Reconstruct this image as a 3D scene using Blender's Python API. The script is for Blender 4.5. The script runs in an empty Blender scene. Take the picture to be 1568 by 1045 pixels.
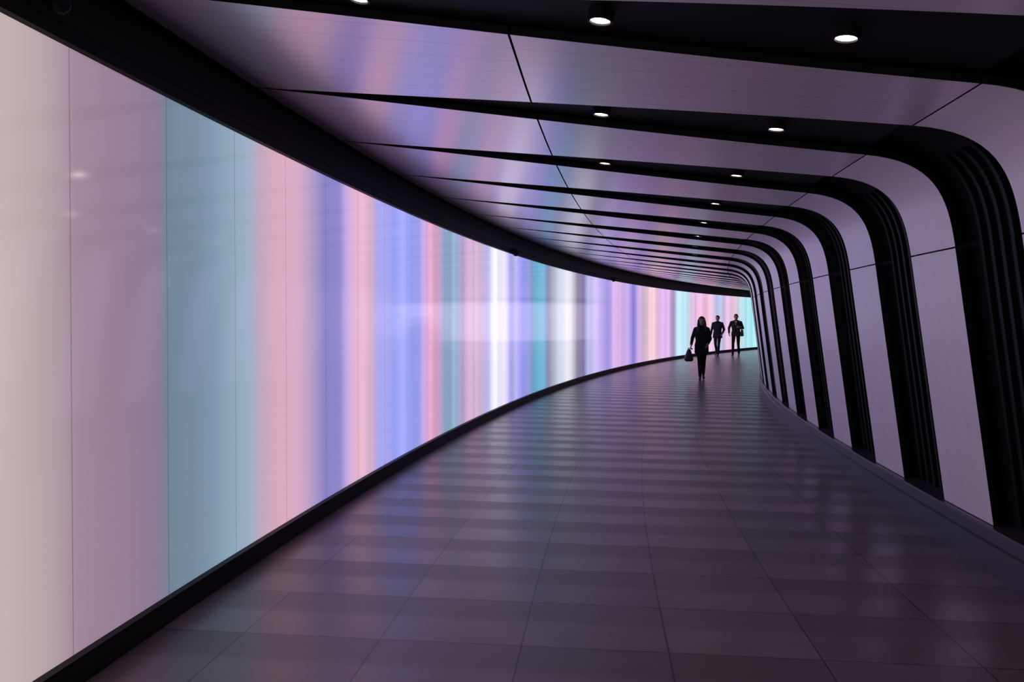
import bpy, bmesh, math, random
import numpy as np
from mathutils import Vector, Matrix
random.seed(4)
scene = bpy.context.scene
scene.view_settings.view_transform = 'Standard'
scene.view_settings.look = 'None'
scene.view_settings.exposure = 0.0

# ------------------------------------------------------------------ layout (metres)
CX, CY, R = 78.66, -5.42, 81.0        # tunnel follows an arc; R = radius of the glowing outer wall
PH0, PH1 = -0.03, 0.80
def width(ph):
    return 4.62 - min(0.32, max(0.0, (ph-0.117)*1.62))
def P(ph, u, h):
    """u = distance inwards from the glowing wall, h = height"""
    k = width(ph)/4.62
    if u > 0: u = u*k
    r = R-u
    return Vector((CX - r*math.cos(ph), CY + r*math.sin(ph), h))

def lin(c):
    return tuple(((x/255)/12.92 if x/255 <= 0.04045 else ((x/255+0.055)/1.055)**2.4) for x in c)

# ------------------------------------------------------------------ materials
def newmat(name):
    m = bpy.data.materials.new(name); m.use_nodes = True
    nt = m.node_tree
    return m, nt, nt.nodes['Principled BSDF']
def simple(name, col, rough=0.5, metal=0.0, spec=0.5, noise=0.0, scale=9):
    m, nt, b = newmat(name)
    b.inputs['Roughness'].default_value = rough
    b.inputs['Metallic'].default_value = metal
    b.inputs['Specular IOR Level'].default_value = spec
    n = nt.nodes.new('ShaderNodeTexNoise'); n.inputs['Scale'].default_value = scale
    mx = nt.nodes.new('ShaderNodeMix'); mx.data_type = 'RGBA'
    mx.inputs[6].default_value = (*[c*(1-noise) for c in col], 1)
    mx.inputs[7].default_value = (*[min(1, c*(1+noise)) for c in col], 1)
    nt.links.new(n.outputs['Fac'], mx.inputs[0]); nt.links.new(mx.outputs[2], b.inputs['Base Color'])
    return m
M_black = simple('black_paint', (0.006, 0.005, 0.007), 0.6, spec=0.2, noise=0.2)
M_slat = simple('black_slat', (0.006, 0.005, 0.007), 0.55, spec=0.15, noise=0.2)
M_trim = simple('dark_metal_trim', (0.008, 0.007, 0.010), 0.5, metal=0.0, spec=0.2, noise=0.1)
M_kerb = simple('kerb_metal', (0.10, 0.085, 0.12), 0.36, metal=0.5, noise=0.1)
M_seam, nt, b = newmat('translucent_seam_seal')
b.inputs['Base Color'].default_value = (0.05, 0.04, 0.05, 1); b.inputs['Alpha'].default_value = 0.40

# glowing glass wall : colour programme stored on the mesh
M_glow, nt, b = newmat('backlit_glass')
at = nt.nodes.new('ShaderNodeAttribute'); at.attribute_name = 'led'
b.inputs['Base Color'].default_value = (0.03, 0.03, 0.035, 1)
b.inputs['Roughness'].default_value = 0.085
b.inputs['IOR'].default_value = 2.5
nt.links.new(at.outputs['Color'], b.inputs['Emission Color'])
b.inputs['Emission Strength'].default_value = 1.03

def cladding(name, c1, c2, rough, spec, metal):
    m, nt, b = newmat(name)
    b.inputs['Roughness'].default_value = rough
    b.inputs['Specular IOR Level'].default_value = spec
    b.inputs['Metallic'].default_value = metal
    uv = nt.nodes.new('ShaderNodeUVMap')
    sp = nt.nodes.new('ShaderNodeSeparateXYZ'); nt.links.new(uv.outputs[0], sp.inputs[0])
    m1 = nt.nodes.new('ShaderNodeMath'); m1.operation = 'MULTIPLY'; m1.inputs[1].default_value = 5.0
    nt.links.new(sp.outputs['Y'], m1.inputs[0])
    m2 = nt.nodes.new('ShaderNodeMath'); m2.operation = 'FRACT'; nt.links.new(m1.outputs[0], m2.inputs[0])
    m3 = nt.nodes.new('ShaderNodeMath'); m3.operation = 'LESS_THAN'; m3.inputs[1].default_value = 0.03
    nt.links.new(m2.outputs[0], m3.inputs[0])
    mx = nt.nodes.new('ShaderNodeMix'); mx.data_type = 'RGBA'
    mx.inputs[6].default_value = (*c1, 1); mx.inputs[7].default_value = (*c2, 1)
    nt.links.new(m3.outputs[0], mx.inputs[0]); nt.links.new(mx.outputs[2], b.inputs['Base Color'])
    return m
M_clad = cladding('satin_white_cladding', (0.96, 0.86, 0.97), (0.82, 0.75, 0.84), 0.33, 0.7, 0.0)
M_ceil = cladding('satin_aluminium_soffit', (0.95, 0.82, 0.95), (0.72, 0.62, 0.72), 0.25, 0.9, 0.45)

# floor tiles
M_floor, nt, b = newmat('stone_tiles')
L = nt.links.new
uv = nt.nodes.new('ShaderNodeUVMap')
br = nt.nodes.new('ShaderNodeTexBrick')
br.offset = 0.0; br.squash = 1.0
br.inputs['Scale'].default_value = 1.0
br.inputs['Brick Width'].default_value = 0.69
br.inputs['Row Height'].default_value = 0.60
br.inputs['Mortar Size'].default_value = 0.004
br.inputs['Mortar Smooth'].default_value = 0.1
br.inputs['Color1'].default_value = (0.182, 0.140, 0.150, 1)
br.inputs['Color2'].default_value = (0.128, 0.098, 0.105, 1)
br.inputs['Mortar'].default_value = (0.02, 0.016, 0.018, 1)
L(uv.outputs[0], br.inputs['Vector'])
nz = nt.nodes.new('ShaderNodeTexNoise'); nz.inputs['Scale'].default_value = 3.0; nz.inputs['Detail'].default_value = 8
L(uv.outputs[0], nz.inputs['Vector'])
mr = nt.nodes.new('ShaderNodeMapRange'); mr.inputs['To Min'].default_value = 0.8; mr.inputs['To Max'].default_value = 1.2
L(nz.outputs['Fac'], mr.inputs['Value'])
# every row fades from a lighter, smoother band to a darker, rougher one
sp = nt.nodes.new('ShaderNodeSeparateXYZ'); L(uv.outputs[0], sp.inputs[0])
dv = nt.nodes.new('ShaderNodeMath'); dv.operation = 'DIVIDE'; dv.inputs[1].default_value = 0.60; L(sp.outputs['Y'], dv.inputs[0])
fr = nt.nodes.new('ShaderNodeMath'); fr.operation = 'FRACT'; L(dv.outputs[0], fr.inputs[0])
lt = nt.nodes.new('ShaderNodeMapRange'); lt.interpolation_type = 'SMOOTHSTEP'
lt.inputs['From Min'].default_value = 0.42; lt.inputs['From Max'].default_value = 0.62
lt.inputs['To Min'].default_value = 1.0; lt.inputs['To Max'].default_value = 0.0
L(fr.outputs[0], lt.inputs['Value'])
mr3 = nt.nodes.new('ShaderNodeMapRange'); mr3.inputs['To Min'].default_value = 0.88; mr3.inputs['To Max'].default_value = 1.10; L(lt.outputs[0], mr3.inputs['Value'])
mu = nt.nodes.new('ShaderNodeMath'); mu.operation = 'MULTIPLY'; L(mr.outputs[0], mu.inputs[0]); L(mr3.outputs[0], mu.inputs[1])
vm = nt.nodes.new('ShaderNodeVectorMath'); vm.operation = 'SCALE'
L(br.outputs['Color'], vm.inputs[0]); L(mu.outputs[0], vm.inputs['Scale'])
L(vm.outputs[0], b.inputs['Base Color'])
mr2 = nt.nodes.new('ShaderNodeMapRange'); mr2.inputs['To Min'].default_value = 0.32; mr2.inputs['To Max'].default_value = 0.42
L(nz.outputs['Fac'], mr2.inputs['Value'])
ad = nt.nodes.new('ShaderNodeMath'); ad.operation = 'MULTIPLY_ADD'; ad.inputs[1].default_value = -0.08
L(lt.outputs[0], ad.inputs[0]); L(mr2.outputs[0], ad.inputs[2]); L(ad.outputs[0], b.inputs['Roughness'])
b.inputs['Specular IOR Level'].default_value = 0.6

# ------------------------------------------------------------------ mesh helpers
def mkobj(name, verts, faces, mat, smooth=False, uvs=None, mats=None, fm=None):
    me = bpy.data.meshes.new(name)
    me.from_pydata([tuple(v) for v in verts], [], faces)
    for m in (mats or [mat]): me.materials.append(m)
    if uvs is not None:
        l = me.uv_layers.new(name='UVMap')
        for lp in me.loops: l.data[lp.index].uv = uvs[lp.vertex_index]
    if fm is not None:
        me.polygons.foreach_set('material_index', fm)
    if smooth: me.polygons.foreach_set('use_smooth', [True]*len(me.polygons))
    me.update()
    o = bpy.data.objects.new(name, me); scene.collection.objects.link(o)
    return o
def sweep(name, prof, mat, n=260, ph0=PH0, ph1=PH1, smooth=False):
    V, F, U = [], [], []
    for k in range(len(prof)-1):
        base = len(V)
        for i in range(n+1):
            ph = ph0+(ph1-ph0)*i/n
            for q in (prof[k], prof[k+1]):
                V.append(P(ph, q[0], q[1])); U.append((q[0], ph*R))
        for i in range(n):
            a = base+2*i
            F.append((a, a+1, a+3, a+2))
    return mkobj(name, V, F, mat, smooth, U)

# ------------------------------------------------------------------ floor
n, m = 260, 10
V, F, U = [], [], []
for i in range(n+1):
    ph = PH0+(PH1-PH0)*i/n
    for j in range(m+1):
        u = -0.15+(4.75+0.15)*j/m
        V.append(P(ph, u, 0)); U.append((u-0.47+6.9, ph*R-9.42+60))
for i in range(n):
    for j in range(m):
        a = i*(m+1)+j
        F.append((a+1, a+m+2, a+m+1, a))
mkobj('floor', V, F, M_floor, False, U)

# ------------------------------------------------------------------ glowing wall (s in metres along wall : sRGB)
S = [7.0, 8.4, 8.61, 8.77, 8.81, 9.23, 9.48, 9.55, 9.84, 10.22, 10.52, 10.66, 10.91, 11.3, 11.58, 11.75, 12.11, 12.32, 12.58, 12.9, 13.13, 13.53, 14.44, 14.7, 14.97, 15.3, 15.54, 16.0, 16.4, 16.85, 17.41, 17.8, 18.3, 18.87, 19.42, 19.81, 20.31, 20.83, 21.37, 22.05, 22.53, 23.13, 24.16, 24.69, 25.37, 26.08, 26.66, 27.63, 28.8, 30.01, 31.26, 32.11, 32.98, 33.87, 34.95, 35.87, 36.8, 37.65, 38.22, 39.76, 40.44, 41.91, 43.2, 44.41, 45.72, 47.04, 48.06, 49.49, 50.83, 52.06]
RGB = [(222,206,210),(188,173,172),(180,161,165),(166,143,154),(154,129,146),(143,119,142),(136,117,144),
(106,129,148),(114,137,158),(132,160,180),(152,168,192),(190,160,180),(218,168,184),(204,162,190),
(172,148,192),(140,130,198),(148,138,208),(196,160,210),(238,186,208),(224,178,210),(160,158,228),
(154,158,238),(158,162,240),(190,156,218),(222,160,196),(196,152,190),(124,150,180),(138,172,198),
(168,152,194),(206,166,200),(208,178,208),(176,166,216),(236,230,250),(230,226,250),(156,154,226),
(172,168,230),(138,138,226),(130,144,214),(80,154,190),(92,174,206),(122,122,156),(160,176,196),
(226,224,234),(230,226,234),(124,118,146),(104,102,146),(190,190,234),(196,174,234),(168,150,224),
(222,182,234),(200,170,234),(132,122,214),(212,172,216),(232,192,206),(238,202,214),(220,172,224),
(232,192,244),(160,125,180),(190,226,244),(190,226,244),(226,182,220),(240,180,215),(230,190,220),
(170,190,230),(222,186,226),(230,195,215),(175,220,234),(160,224,232),(185,235,242),(220,190,230)]
S = [-3.0, 6.0]+S
RGB = [(240,225,248), (240,226,244)]+RGB  # unseen stretch behind the camera, made extra bright to light ribs and ceiling
lc = []
for i, c in enumerate(RGB):
    g = 0.3*c[0]+0.55*c[1]+0.15*c[2]
    f = 0.05
    lc.append(lin(tuple(x*(1-f)+(g+6)*f for x in c)))
lc = np.array(lc)
rs = np.random.RandomState(3)
fine = rs.uniform(-1, 1, 400)
n = 2400
cols = []
for i in range(n+1):
    s = (PH0+(PH1-PH0)*i/n)*R
    col = np.array([float(np.interp(s, S, lc[:, k])) for k in range(3)])
    if s > S[-1]:
        q = 0.5+0.5*math.sin(s*2.1); col = np.array([0.5+0.3*q, 0.5, 0.8-0.2*q])
    amp = 0.04 if s < 11.5 else 0.16
    per = 0.15 if s < 20 else 0.30
    fv = float(np.interp((s+5)/per, range(400), fine))
    fu = float(np.interp((s+5)/per+90.5, range(400), fine))
    cols.append(col*(1+amp*fv)*np.array([1+amp*.6*fu, 1, 1-amp*.5*fu]))
cols = np.array(cols)
sm = cols.copy()
for _ in range(3):      # light diffuses sideways inside the box
    sm[1:-1] = (sm[:-2]+2*sm[1:-1]+sm[2:])/4
V, F, C = [], [], []
hs = [0.12, 1.4, 2.70]
for i in range(n+1):
    ph = PH0+(PH1-PH0)*i/n
    for h in hs:
        V.append(P(ph, 0, h)); C.append(tuple(float(x) for x in sm[i]))
nh = len(hs)
for i in range(n):
    for j in range(nh-1):
        a = i*nh+j
        F.append((a, a+nh, a+nh+1, a+1))
wl = mkobj('wall_left', V, F, M_glow, True)
ca = wl.data.color_attributes.new('led', 'FLOAT_COLOR', 'POINT')
for i, c in enumerate(C): ca.data[i].color = (*c, 1)

V, F = [], []
k = -14
while True:
    ph = 0.1086+0.00925*k
    if ph > PH1: break
    w = 0.003/R
    a = len(V)
    V += [P(ph-w, 0.003, 0.12), P(ph+w, 0.003, 0.12), P(ph+w, 0.003, 2.70), P(ph-w, 0.003, 2.70)]
    F.append((a, a+1, a+2, a+3)); k += 1
mkobj('trim_1', V, F, M_seam)

sweep('baseboard_left', [(0.0, 0.125), (0.035, 0.12), (0.035, 0.0)], M_trim)
sweep('trim_2', [(0.0, 2.695), (0.03, 2.70), (0.03, 2.76), (-0.02, 2.80), (-0.08, 3.0), (-0.12, 3.2)], M_black)

# ------------------------------------------------------------------ cross-section of ribs
def arc_corner():
    pts = []
    p0 = Vector((3.87, 2.577)); p3 = Vector((4.39, 2.0))
    p1 = p0+Vector((0.40, -0.052)); p2 = p3+Vector((-0.045, 0.32))
    for i in range(17):
        t = i/16
        q = (1-t)**3*p0+3*(1-t)**2*t*p1+3*(1-t)*t*t*p2+t**3*p3
        pts.append((q.x, q.y))
    return pts
def ceilh(u): return 3.08-0.1299*u
def skew(u): return 0.0027*max(0, 1-max(0, u)/4.6)
seg1 = [(u, ceilh(u)) for u in np.linspace(-0.06, 1.80, 14)]
seg2 = [(u, ceilh(u)) for u in np.linspace(1.812, 3.86, 14)]
seg3 = arc_corner()
seg4 = [(4.391+(4.62-4.391)*t, 1.99+(0.29-1.99)*t) for t in np.linspace(0, 1, 6)]
def gap(u):
    return 0.02+0.76*max(0, math.sin(math.pi/2*min(1, max(0, u)/4.6)))**1.2
def offs(pts, d):
    out = []
    for i, p in enumerate(pts):
        a = Vector(pts[max(0, i-1)]); c = Vector(pts[min(len(pts)-1, i+1)])
        t = (c-a).normalized()
        out.append((p[0]-t.y*d, p[1]+t.x*d))
    return out
GC0 = 0.1298; PITCH = 0.0195
kmin = -8; kmax = int((PH1-GC0)/PITCH)
V, F, U, FM = [], [], [], []
for k in range(kmin, kmax):
    g0 = GC0+PITCH*k; g1 = g0+PITCH
    for si, seg in enumerate((seg1, seg2, seg3, seg4)):
        bk = offs(seg, 0.04)
        rows = []
        for i, (u, h) in enumerate(seg):
            r = R-max(0, u); sk = skew(u)
            rows.append((u, h, g0+sk+gap(u)/2/r, g1+sk-gap(u)/2/r, bk[i]))
        base = len(V); NA = 5
        for (u, h, a0, a1, q) in rows:
            for j in range(NA):
                a = a0+(a1-a0)*j/(NA-1)
                V.append(P(a, u, h)); U.append((u, (a-g0-skew(u))*R))
        for i in range(len(rows)-1):
            for j in range(NA-1):
                a = base+i*NA+j
                F.append((a, a+1, a+NA+1, a+NA)); FM.append(1 if si < 2 else 0)
        for e in (0, 1):
            base = len(V)
            for (u, h, a0, a1, q) in rows:
                a = (a0, a1)[e]
                V.append(P(a, u, h)); V.append(P(a, q[0], q[1])); U += [(u, 0.1), (u, 0.1)]
            for i in range(len(rows)-1):
                a = base+2*i
                F.append((a, a+1, a+3, a+2)); FM.append(2)
        for e in (0, -1):
            u, h, a0, a1, q = rows[e]
            base = len(V)
            V += [P(a0, u, h), P(a1, u, h), P(a1, q[0], q[1]), P(a0, q[0], q[1])]; U += [(u, 0.1)]*4
            F.append((base, base+1, base+2, base+3)); FM.append(2)
mkobj('rib_cladding_panels', V, F, None, True, U, [M_clad, M_ceil, M_black], FM)

full = seg1+seg2+seg3+seg4+[(4.66, 0.0)]
shell = offs(full, 0.055)
ic = len(seg1)+len(seg2)
sweep('ceiling', [(-0.14, 3.2)]+shell[:ic+1], M_black)
wallp = offs(full, 0.11)
sweep('wall_right', [shell[ic]]+wallp[ic+1:], M_black)

V, F = [], []  # black slats lining the recesses between the ribs
cor = (seg3[6:]+seg4)
cb = offs(cor, 0.108); cf = offs(cor, 0.082)
for k in range(kmin, kmax):
    g0 = GC0+PITCH*k
    for j in range(5):
        a = g0+(-0.24+0.12*j)/76.4
        w = 0.018/76.4
        base = len(V)
        for i in range(len(cor)):
            V += [P(a-w, *cb[i]), P(a-w, *cf[i]), P(a+w, *cf[i]), P(a+w, *cb[i])]
        for i in range(len(cor)-1):
            for q in range(3):
                s0 = base+4*i+q
                F.append((s0, s0+1, s0+5, s0+4))
mkobj('recess_slats', V, F, M_slat)

sweep('baseboard_right', [(4.80, 0.29), (4.585, 0.285), (4.575, 0.275), (4.575, 0.235), (4.60, 0.225), (4.60, 0.19), (4.585, 0.18), (4.585, 0.0)], M_kerb)

for nm, ph in (('wall_back', PH0), ('wall_far', PH1)):
    mkobj(nm, [P(ph, -0.2, 0), P(ph, 4.9, 0), P(ph, 4.9, 3.3), P(ph, -0.2, 3.3)], [(0, 1, 2, 3)], M_black)

# ------------------------------------------------------------------ downlights
M_lamp, nt, b = newmat('lamp_face')
b.inputs['Emission Color'].default_value = (1, 0.84, 0.80, 1); b.inputs['Emission Strength'].default_value = 16
V, F, FM = [], [], []
def downlight(ph, u, rad):
    ph += skew(u)
    c = P(ph, u, ceilh(u)+0.02)
    N = 24
    ex = (P(ph, u+0.1, 0)-P(ph, u, 0)).normalized(); ex.z = -0.13; ex.normalize()
    ey = Vector((-ex.y, ex.x, 0)).normalized(); nz = ex.cross(ey)
    if nz.z > 0: nz = -nz
    def ring(r, d):
        b0 = len(V)
        for i in range(N):
            a = 2*math.pi*i/N
            V.append(c+ex*r*math.cos(a)+ey*r*math.sin(a)+nz*d)
        return b0
    r1 = ring(rad*1.3, -0.05); r2 = ring(rad*1.3, 0.010); r3 = ring(rad*1.05, 0.010); r4 = ring(rad, 0.002)
    for A, B in ((r1, r2), (r2, r3), (r3, r4)):
        for i in range(N):
            j = (i+1) % N
            F.append((A+i, A+j, B+j, B+i)); FM.append(0)
    F.append(tuple(r4+i for i in range(N))); FM.append(1)
for k in range(kmin, kmax):
    ph = GC0+PITCH*k
    downlight(ph, 3.25 if k >= 0 else 3.20, 0.042)
    if k <= 1: downlight(ph, 2.22, 0.042)
    if k == -1: downlight(ph-0.0006, 1.18, 0.036)
mkobj('recessed_downlights', V, F, None, False, None, [M_black, M_lamp], FM)

# cctv / sensors on the black bulkhead
def sensor(name, ph, h, s=1.0):
    bm = bmesh.new()
    p = P(ph, 0.05, h)
    bmesh.ops.create_uvsphere(bm, u_segments=20, v_segments=12, radius=0.055*s, matrix=Matrix.Translation(Vector((0.03, 0, -0.03))))
    bmesh.ops.create_cone(bm, cap_ends=True, segments=20, radius1=0.065*s, radius2=0.05*s, depth=0.07*s, matrix=Matrix.Translation(Vector((0.0, 0, 0.01))))
    me = bpy.data.meshes.new(name); bm.to_mesh(me); bm.free(); me.materials.append(M_slat)
    for pl in me.polygons: pl.use_smooth = True
    o = bpy.data.objects.new(name, me); o.location = p
    scene.collection.objects.link(o)
sensor('dome_camera', 0.1065, 2.84, 0.8)
sensor('dome_camera', 0.2405, 2.74, 1.0)
sensor('dome_camera', 0.361, 2.74, 1.0)

# ------------------------------------------------------------------ people
def cloth(name, col, rough=0.85): return simple(name, col, rough, spec=0.2, noise=0.35, scale=40)
M_skin = simple('skin', (0.36, 0.21, 0.16), 0.5, noise=0.08)
M_lip = simple('lips', (0.30, 0.12, 0.11), 0.45, noise=0.05)
M_eye = simple('eyes', (0.03, 0.02, 0.02), 0.2, noise=0.05)
M_hair_d = simple('dark_hair', (0.018, 0.011, 0.009), 0.5, noise=0.4, scale=60)
M_coat_b = cloth('black_wool', (0.010, 0.010, 0.013))
M_coat_n = cloth('navy_jacket', (0.013, 0.014, 0.022))
M_coat_g = cloth('charcoal_jacket', (0.022, 0.021, 0.024))
M_trous = cloth('dark_trousers', (0.009, 0.009, 0.012))
M_shirt = cloth('pale_shirt', (0.45, 0.45, 0.5))
M_shoe = simple('shoe_leather', (0.008, 0.007, 0.007), 0.4, noise=0.2)
M_bag = simple('bag_leather', (0.010, 0.008, 0.010), 0.45, noise=0.2)

def V3(*a): return Vector(a)
_b = bmesh.new(); bmesh.ops.create_icosphere(_b, subdivisions=3, radius=1.0)
ICO = [v.co.copy() for v in _b.verts]; _b.free()
def hull_parts(pts, ky=1.0):
    t = bmesh.new()
    for (p, r) in pts:
        for c in ICO: t.verts.new((p.x+c.x*r, p.y+c.y*r*ky, p.z+c.z*r))
    bmesh.ops.convex_hull(t, input=t.verts[:])
    used = [v for v in t.verts if v.link_faces]
    ix = {v: i for i, v in enumerate(used)}
    vs = [tuple(v.co) for v in used]
    fs = [tuple(ix[v] for v in f.verts) for f in t.faces]
    t.free()
    return vs, fs

def remeshed(name, prims, matmap, voxel=0.005, smooth=2):
    """prims: (tag, [(p, r), ...], ky).  One continuous skin over all of them."""
    VV, FF = [], []
    for tag, pts, ky in prims:
        vs, fs = hull_parts(pts, ky)
        b0 = len(VV); VV += vs; FF += [tuple(b0+i for i in f) for f in fs]
    me = bpy.data.meshes.new(name+'_src'); me.from_pydata(VV, [], FF); me.update()
    o = bpy.data.objects.new(name+'_src', me); scene.collection.objects.link(o)
    rm = o.modifiers.new('r', 'REMESH'); rm.mode = 'VOXEL'; rm.voxel_size = voxel
    sm = o.modifiers.new('s', 'SMOOTH'); sm.factor = 0.5; sm.iterations = smooth
    dg = bpy.context.evaluated_depsgraph_get(); dg.update()
    out = bpy.data.meshes.new_from_object(o.evaluated_get(dg))
    bpy.data.objects.remove(o)
    out.name = name
    nf = len(out.polygons)
    cen = np.empty(nf*3); out.polygons.foreach_get('center', cen); cen = cen.reshape(-1, 3)
    best = np.full(nf, 1e9); idx = np.zeros(nf, int)
    tags = sorted(set(t for t, _, _ in prims))
    for tag, pts, ky in prims:
        pr = [(pts[i], pts[j]) for i in range(len(pts)) for j in range(i+1, len(pts))] or [(pts[0], pts[0])]
        for (p, r), (q, s) in pr:
            p_ = np.array(p); d = np.array(q)-p_
            L = max(1e-9, (d*d).sum())
            t = np.clip(((cen-p_)@d)/L, 0, 1)
            dv = cen-(p_+t[:, None]*d)
            dv[:, 1] /= ky
            dist = np.sqrt((dv**2).sum(1))-(r+(s-r)*t)
            mk = dist < best
            best[mk] = dist[mk]; idx[mk] = tags.index(tag)
    out.materials.clear()
    for t in tags: out.materials.append(matmap[t])
    out.polygons.foreach_set('material_index', idx.astype(np.int32))
    out.polygons.foreach_set('use_smooth', [True]*nf)
    out.update()
    o = bpy.data.objects.new(name, out); scene.collection.objects.link(o)
    return o

def hand(prims, wrist, d, palm, thumb_to, curl=0.4):
    d = d.normalized()
    s = thumb_to-d*thumb_to.dot(d); s.normalize()
    nrm = palm-d*palm.dot(d)-s*palm.dot(s); nrm.normalize()
    prims.append(('skin', [(wrist-s*0.016, 0.019), (wrist+s*0.016, 0.019), (wrist+d*0.085-s*0.030, 0.013), (wrist+d*0.088+s*0.030, 0.013)], 1.0))
    for i, L in enumerate([0.060, 0.072, 0.078, 0.070]):      # little .. index
        b0 = wrist+d*0.085+s*(-0.033+0.022*i)
        sp = s*(-0.10+0.07*i)
        d1 = (d+nrm*curl*0.6+sp).normalized(); d2 = (d+nrm*curl*1.8+sp).normalized(); d3 = (d*0.8+nrm*curl*3.0+sp).normalized()
        b1 = b0+d1*L*0.45; b2 = b1+d2*L*0.32; b3 = b2+d3*L*0.26
        prims.append(('skin', [(b0, 0.0092), (b1, 0.0086)], 1.0))
        prims.append(('skin', [(b1, 0.0086), (b2, 0.0080)], 1.0))
        prims.append(('skin', [(b2, 0.0080), (b3, 0.0070)], 1.0))
    t0 = wrist+d*0.022+s*0.022
    t1 = t0+(s*0.75+d*0.75+nrm*0.25).normalized()*0.042
    t2 = t1+(s*0.25+d*1.0+nrm*0.4).normalized()*0.032
    prims.append(('skin', [(t0, 0.014), (t1, 0.0115)], 1.0))
    prims.append(('skin', [(t1, 0.0115), (t2, 0.009)], 1.0))

def figure(name, loc, yaw, height, J, mats, female=False, hair='short', coat_hem=None, bulk=1.0, turn=0.0, collar=True, extras=None):
    """J: joint positions in a 1.75 m body, facing +y, left side = -x"""
    pr = []
    b = bulk
    sw = 0.145 if female else 0.165
    pr.append(('coat', [(V3(-sw, 0, 1.42), .056), (V3(sw, 0, 1.42), .056), (V3(-.085, 0.01, 1.27), .105*b), (V3(.085, 0.01, 1.27), .105*b)], .95))
    pr.append(('coat', [(V3(-.085, .01, 1.27), .105*b), (V3(.085, .01, 1.27), .105*b), (V3(-.06, 0, 1.08), .098*b), (V3(.06, 0, 1.08), .098*b)], .95))
    pr.append(('coat', [(V3(-.06, 0, 1.08), .098*b), (V3(.06, 0, 1.08), .098*b), (V3(-.085, 0, .95), .104*b), (V3(.085, 0, .95), .104*b)], .95))
    pr.append(('coat', [(V3(-sw, -.005, 1.42), .05), (V3(sw, -.005, 1.42), .05), (V3(0, -.015, 1.475), .062)], 1))
    if female:
        pr.append(('coat', [(V3(-.07, .055, 1.29), .068), (V3(.07, .055, 1.29), .068)], 1))
    # trimmed jacket / coat skirt with a crisp lower hem, and a front placket
    hz = coat_hem or 0.86
    hr = 0.03
    wx = (.155 if coat_hem else .150)*b
    pr.append(('coat', [(V3(-.08, 0, .97), .105*b), (V3(.08, 0, .97), .105*b),
                        (V3(-wx, .05, hz), hr), (V3(wx, .05, hz), hr), (V3(-wx, -.06, hz), hr), (V3(wx, -.06, hz), hr),
                        (V3(-.08, .10*b, hz), hr), (V3(.08, .10*b, hz), hr), (V3(-.08, -.10*b, hz), hr), (V3(.08, -.10*b, hz), hr)], 1))
    pr.append(('coat', [(V3(.012, .105*b, 1.25), .012), (V3(.012, .103*b, hz), .012)], 1))
    for sx in (-1, 1):      # lapels
        pr.append(('coat', [(V3(sx*.055, .035, 1.485), .016), (V3(sx*.075, .085, 1.38), .014), (V3(sx*.012, .112*b, 1.26), .010)], 1))
    if 'shirt' in mats:
        pr.append(('shirt', [(V3(-.03, .055, 1.45), .026), (V3(.03, .055, 1.45), .026), (V3(0, .092, 1.33), .016)], 1))
    pr.append(('skin', [(V3(0, -.012, 1.46), .056), (V3(0, .0, 1.57), .052)], 1))
    if collar:
        for i in range(10):
            a0 = 2*math.pi*i/10; a1 = 2*math.pi*(i+1)/10
            pr.append(('coat', [(V3(.062*math.cos(a0), -.008+.062*math.sin(a0), 1.495), .020), (V3(.062*math.cos(a1), -.008+.062*math.sin(a1), 1.495), .020)], 1))
    ct, st = math.cos(turn), math.sin(turn)
    def H(x, y, z): return V3(x*ct-y*st, x*st+y*ct, z)
    pr.append(('skin', [(H(0, -.018, 1.668), .083), (H(0, .022, 1.665), .078), (H(0, .038, 1.60), .058), (H(0, .052, 1.557), .032)], 1))
    pr.append(('skin', [(H(-.035, .02, 1.575), .035), (H(.035, .02, 1.575), .035), (H(0, .06, 1.553), .024)], 1))
    pr.append(('skin', [(H(0, .098, 1.648), .009), (H(0, .116, 1.612), .012)], 1))
    pr.append(('skin', [(H(-.014, .100, 1.608), .010), (H(.014, .100, 1.608), .010)], 1))
    pr.append(('skin', [(H(-.040, .084, 1.668), .011), (H(.040, .084, 1.668), .011)], 1))
    for sx in (-1, 1):
        pr.append(('eye', [(H(sx*.032, .088, 1.648), .0095)], 1))
        pr.append(('skin', [(H(sx*.084, -.004, 1.655), .013), (H(sx*.081, .006, 1.62), .010)], 1))
    pr.append(('lip', [(H(-.018, .088, 1.578), .007), (H(0, .093, 1.579), .008), (H(.018, .088, 1.578), .007)], 1))
    pr.append(('hair', [(H(0, -.032, 1.680), .088), (H(0, .018, 1.702), .074), (H(0, -.045, 1.64), .078)], 1))
    if hair == 'short':
        for sx in (-1, 1):
            pr.append(('hair', [(H(sx*.06, -.02, 1.69), .032), (H(sx*.062, -.03, 1.63), .026)], 1))
    else:
        for sx in (-1, 1):
            pr.append(('hair', [(H(sx*.05, .03, 1.715), .034), (H(sx*.078, .02, 1.65), .028)], 1))
            pr.append(('hair', [(H(sx*.078, .018, 1.65), .030), (H(sx*.092, .018, 1.56), .032)], 1))
            pr.append(('hair', [(H(sx*.092, .018, 1.56), .032), (H(sx*.105, .045, 1.45), .032)], 1))
            pr.append(('hair', [(H(sx*.105, .045, 1.45), .032), (H(sx*.098, .078, 1.33), .020)], 1))
            pr.append(('hair', [(H(sx*.06, -.05, 1.65), .052), (H(sx*.075, -.05, 1.50), .05), (H(0, -.07, 1.50), .05)], 1))
        pr.append(('hair', [(H(-.07, -.06, 1.50), .045), (H(.07, -.06, 1.50), .045), (H(-.05, -.09, 1.36), .03), (H(.05, -.09, 1.36), .03)], 1))
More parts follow.
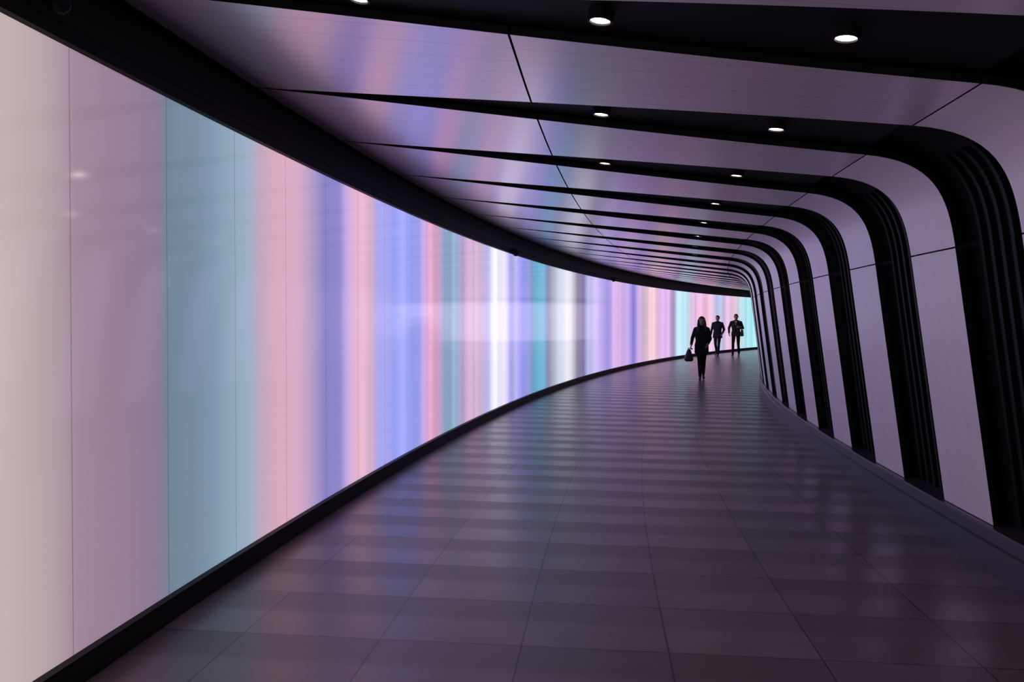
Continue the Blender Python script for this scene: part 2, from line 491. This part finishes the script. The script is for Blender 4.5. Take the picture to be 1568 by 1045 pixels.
    for s in ('L', 'R'):
        sh, el, wr = J['sh'+s], J['el'+s], J['wr'+s]
        pr.append(('coat', [(sh, .060*b), (el, .047*b)], 1))
        pr.append(('coat', [(el, .047*b), (wr-(wr-el).normalized()*.02, .036*b)], 1))
        pr.append(('skin', [(wr-(wr-el).normalized()*.04, .025), (wr, .023)], 1))
        hand(pr, wr, J.get('hd'+s, wr-el), J['pm'+s], J['th'+s], J.get('cu'+s, .4))
        hp, kn, an = J['hp'+s], J['kn'+s], J['an'+s]
        pr.append(('trousers', [(hp, .092), (hp.lerp(kn, .5), .076)], 1))
        pr.append(('trousers', [(hp.lerp(kn, .5), .076), (kn, .060)], 1))
        calf = kn.lerp(an, .35)-Vector((0, .012, 0))
        pr.append(('trousers', [(kn, .060), (calf, .057)], 1))
        pr.append(('trousers', [(calf, .057), (an+Vector((0, 0, .02)), .042 if female else .052)], 1))
        fd = J['ft'+s].normalized()
        up = V3(0, 0, 1)
        heel = an+fd*-.035+V3(0, 0, -.055)
        ball = heel+fd*.155
        toe = ball+fd*.055+V3(0, 0, -.004)
        sd = fd.cross(up).normalized()
        pr.append(('shoe', [(an+V3(0, 0, -.02), .038), (heel, .030), (ball+V3(0, 0, .002), .030)], 1))
        pr.append(('shoe', [(heel, .030), (ball+sd*.014, .026), (ball-sd*.014, .026), (toe, .022)], 1))
    body = remeshed('body', pr, mats)
    root = bpy.data.objects.new(name, None); scene.collection.objects.link(root)
    k = height/1.765
    zmin = min(v.co.z for v in body.data.vertices)
    parts = [body]+(extras() if extras else [])
    for p in parts:
        p.parent = root; p.location = (0, 0, -zmin)
    root.scale = (k, k, k)
    root.location = loc; root.rotation_euler = (0, 0, yaw)
    return root

def tube(name, pts, r, mat):
    cu = bpy.data.curves.new(name, 'CURVE'); cu.dimensions = '3D'; cu.bevel_depth = r; cu.bevel_resolution = 3
    sp = cu.splines.new('NURBS'); sp.points.add(len(pts)-1)
    for i, p in enumerate(pts): sp.points[i].co = (*p, 1)
    sp.use_endpoint_u = True; sp.order_u = 3
    o = bpy.data.objects.new(name+'_c', cu); scene.collection.objects.link(o)
    dg = bpy.context.evaluated_depsgraph_get()
    me = bpy.data.meshes.new_from_object(o.evaluated_get(dg)); bpy.data.objects.remove(o)
    me.materials.clear(); me.materials.append(mat)
    o = bpy.data.objects.new(name, me); scene.collection.objects.link(o)
    return o

# woman walking towards the camera, big bag hanging from her bent right arm
JW = dict(shL=V3(-.165, 0, 1.405), elL=V3(-.235, -.03, 1.15), wrL=V3(-.17, .13, 1.00), pmL=V3(1, 0, 0), thL=V3(0, .3, 1), cuL=.5,
          shR=V3(.165, 0, 1.405), elR=V3(.25, -.06, 1.16), wrR=V3(.285, .06, .97), pmR=V3(-1, 0, 0), thR=V3(0, 1, 0), cuR=.9,
          hpL=V3(-.08, 0, .93), knL=V3(-.055, .05, .52), anL=V3(-.05, -.13, .135), ftL=V3(-.05, 1, -.30),
          hpR=V3(.08, 0, .93), knR=V3(.055, .13, .53), anR=V3(.045, .20, .09), ftR=V3(.05, 1, 0))
def bag_w():
    c = V3(.345, .06, .67)
    g = remeshed('tote_bag', [('bag', [(c+V3(-.05, -.15, -.09), .07), (c+V3(-.05, .15, -.09), .07), (c+V3(.06, -.15, -.09), .07), (c+V3(.06, .15, -.09), .07),
                                       (c+V3(0, -.14, .12), .06), (c+V3(0, .14, .12), .06)], 1),
                               ('bag', [(c+V3(0, -.13, .17), .022), (c+V3(0, .13, .17), .022)], 1)], {'bag': M_bag}, .01, 3)
    hx = JW['wrR']+V3(.012, .03, -.085)
    a = tube('handle_1', [c+V3(-.03, -.11, .14), c+V3(-.03, -.08, .22), hx+V3(-.012, 0, 0), c+V3(-.03, .08, .22), c+V3(-.03, .11, .14)], .007, M_bag)
    b2 = tube('handle_2', [c+V3(.03, -.11, .14), c+V3(.03, -.08, .22), hx+V3(.012, 0, 0), c+V3(.03, .08, .22), c+V3(.03, .11, .14)], .007, M_bag)
    return [g, a, b2]
MW = dict(coat=M_coat_b, skin=M_skin, eye=M_eye, lip=M_lip, hair=M_hair_d, trousers=M_trous, shoe=M_shoe)
figure('walking_woman', (4.93, 20.7, 0), math.radians(168), 1.64, JW, MW, True, 'long', .76, 1.05, 0.05, True, bag_w)

# man in jacket
JM = dict(shL=V3(-.19, 0, 1.41), elL=V3(-.27, -.07, 1.15), wrL=V3(-.25, .12, .98), pmL=V3(1, 0, 0), thL=V3(0, .4, 1), cuL=.5,
          shR=V3(.19, 0, 1.41), elR=V3(.245, .05, 1.13), wrR=V3(.24, .17, .92), pmR=V3(-1, 0, 0), thR=V3(0, 1, .2), cuR=.5,
          hpL=V3(-.09, 0, .93), knL=V3(-.09, .12, .52), anL=V3(-.085, .20, .09), ftL=V3(-.1, 1, 0),
          hpR=V3(.09, 0, .93), knR=V3(.085, .02, .51), anR=V3(.08, -.16, .13), ftR=V3(.1, 1, -.28))
MM = dict(coat=M_coat_n, skin=M_skin, eye=M_eye, lip=M_lip, hair=M_hair_d, trousers=M_trous, shoe=M_shoe)
figure('walking_man', (8.93, 34.6, 0), math.radians(150), 1.74, JM, MM, False, 'short', .80, 1.10, 0.0)

# second man, shoulder bag, hand raised to the strap
JN = dict(shL=V3(-.19, 0, 1.41), elL=V3(-.27, -.10, 1.17), wrL=V3(-.16, .12, 1.20), pmL=V3(1, -.3, 0), thL=V3(0, .3, 1), cuL=.9,
          shR=V3(.19, 0, 1.41), elR=V3(.30, -.05, 1.17), wrR=V3(.27, .10, .95), pmR=V3(-1, 0, 0), thR=V3(0, 1, .2), cuR=.6,
          hpL=V3(-.09, 0, .93), knL=V3(-.10, .03, .51), anL=V3(-.10, -.13, .125), ftL=V3(-.1, 1, -.26),
          hpR=V3(.09, 0, .93), knR=V3(.10, .13, .52), anR=V3(.10, .18, .09), ftR=V3(.1, 1, 0))
def bag_n():
    c = V3(-.24, -.05, .98)
    g = remeshed('satchel', [('bag', [(c+V3(-.02, -.13, -.12), .035), (c+V3(-.02, .13, -.12), .035), (c+V3(.02, -.13, -.12), .035), (c+V3(.02, .13, -.12), .035),
                                      (c+V3(0, -.13, .10), .032), (c+V3(0, .13, .10), .032)], 1)], {'bag': M_bag}, .01, 2)
    st = tube('strap', [c+V3(0, .13, .1), V3(-.12, .135, 1.25), V3(.02, .125, 1.40), V3(.12, .05, 1.485), V3(.12, -.05, 1.485), V3(0, -.13, 1.38), V3(-.14, -.13, 1.2), c+V3(0, -.13, .1)], .012, M_bag)
    return [g, st]
MN = dict(coat=M_coat_g, shirt=M_shirt, skin=M_skin, eye=M_eye, lip=M_lip, hair=M_hair_d, trousers=M_trous, shoe=M_shoe)
figure('walking_man', (9.62, 34.2, 0), math.radians(155), 1.80, JN, MN, False, 'short', None, 1.05, 0.15, True, bag_n)

# ------------------------------------------------------------------ camera
cam = bpy.data.cameras.new('camera'); co = bpy.data.objects.new('camera', cam)
scene.collection.objects.link(co); scene.camera = co
co.location = (0, 0, 1.55)
co.rotation_euler = (math.radians(90-0.76), 0, 0)
cam.lens = 28.0; cam.sensor_width = 36; cam.shift_y = -0.0104
cam.clip_start = 0.05; cam.clip_end = 500
w = bpy.data.worlds.new('world'); scene.world = w; w.use_nodes = True
w.node_tree.nodes['Background'].inputs[0].default_value = (0, 0, 0, 1)
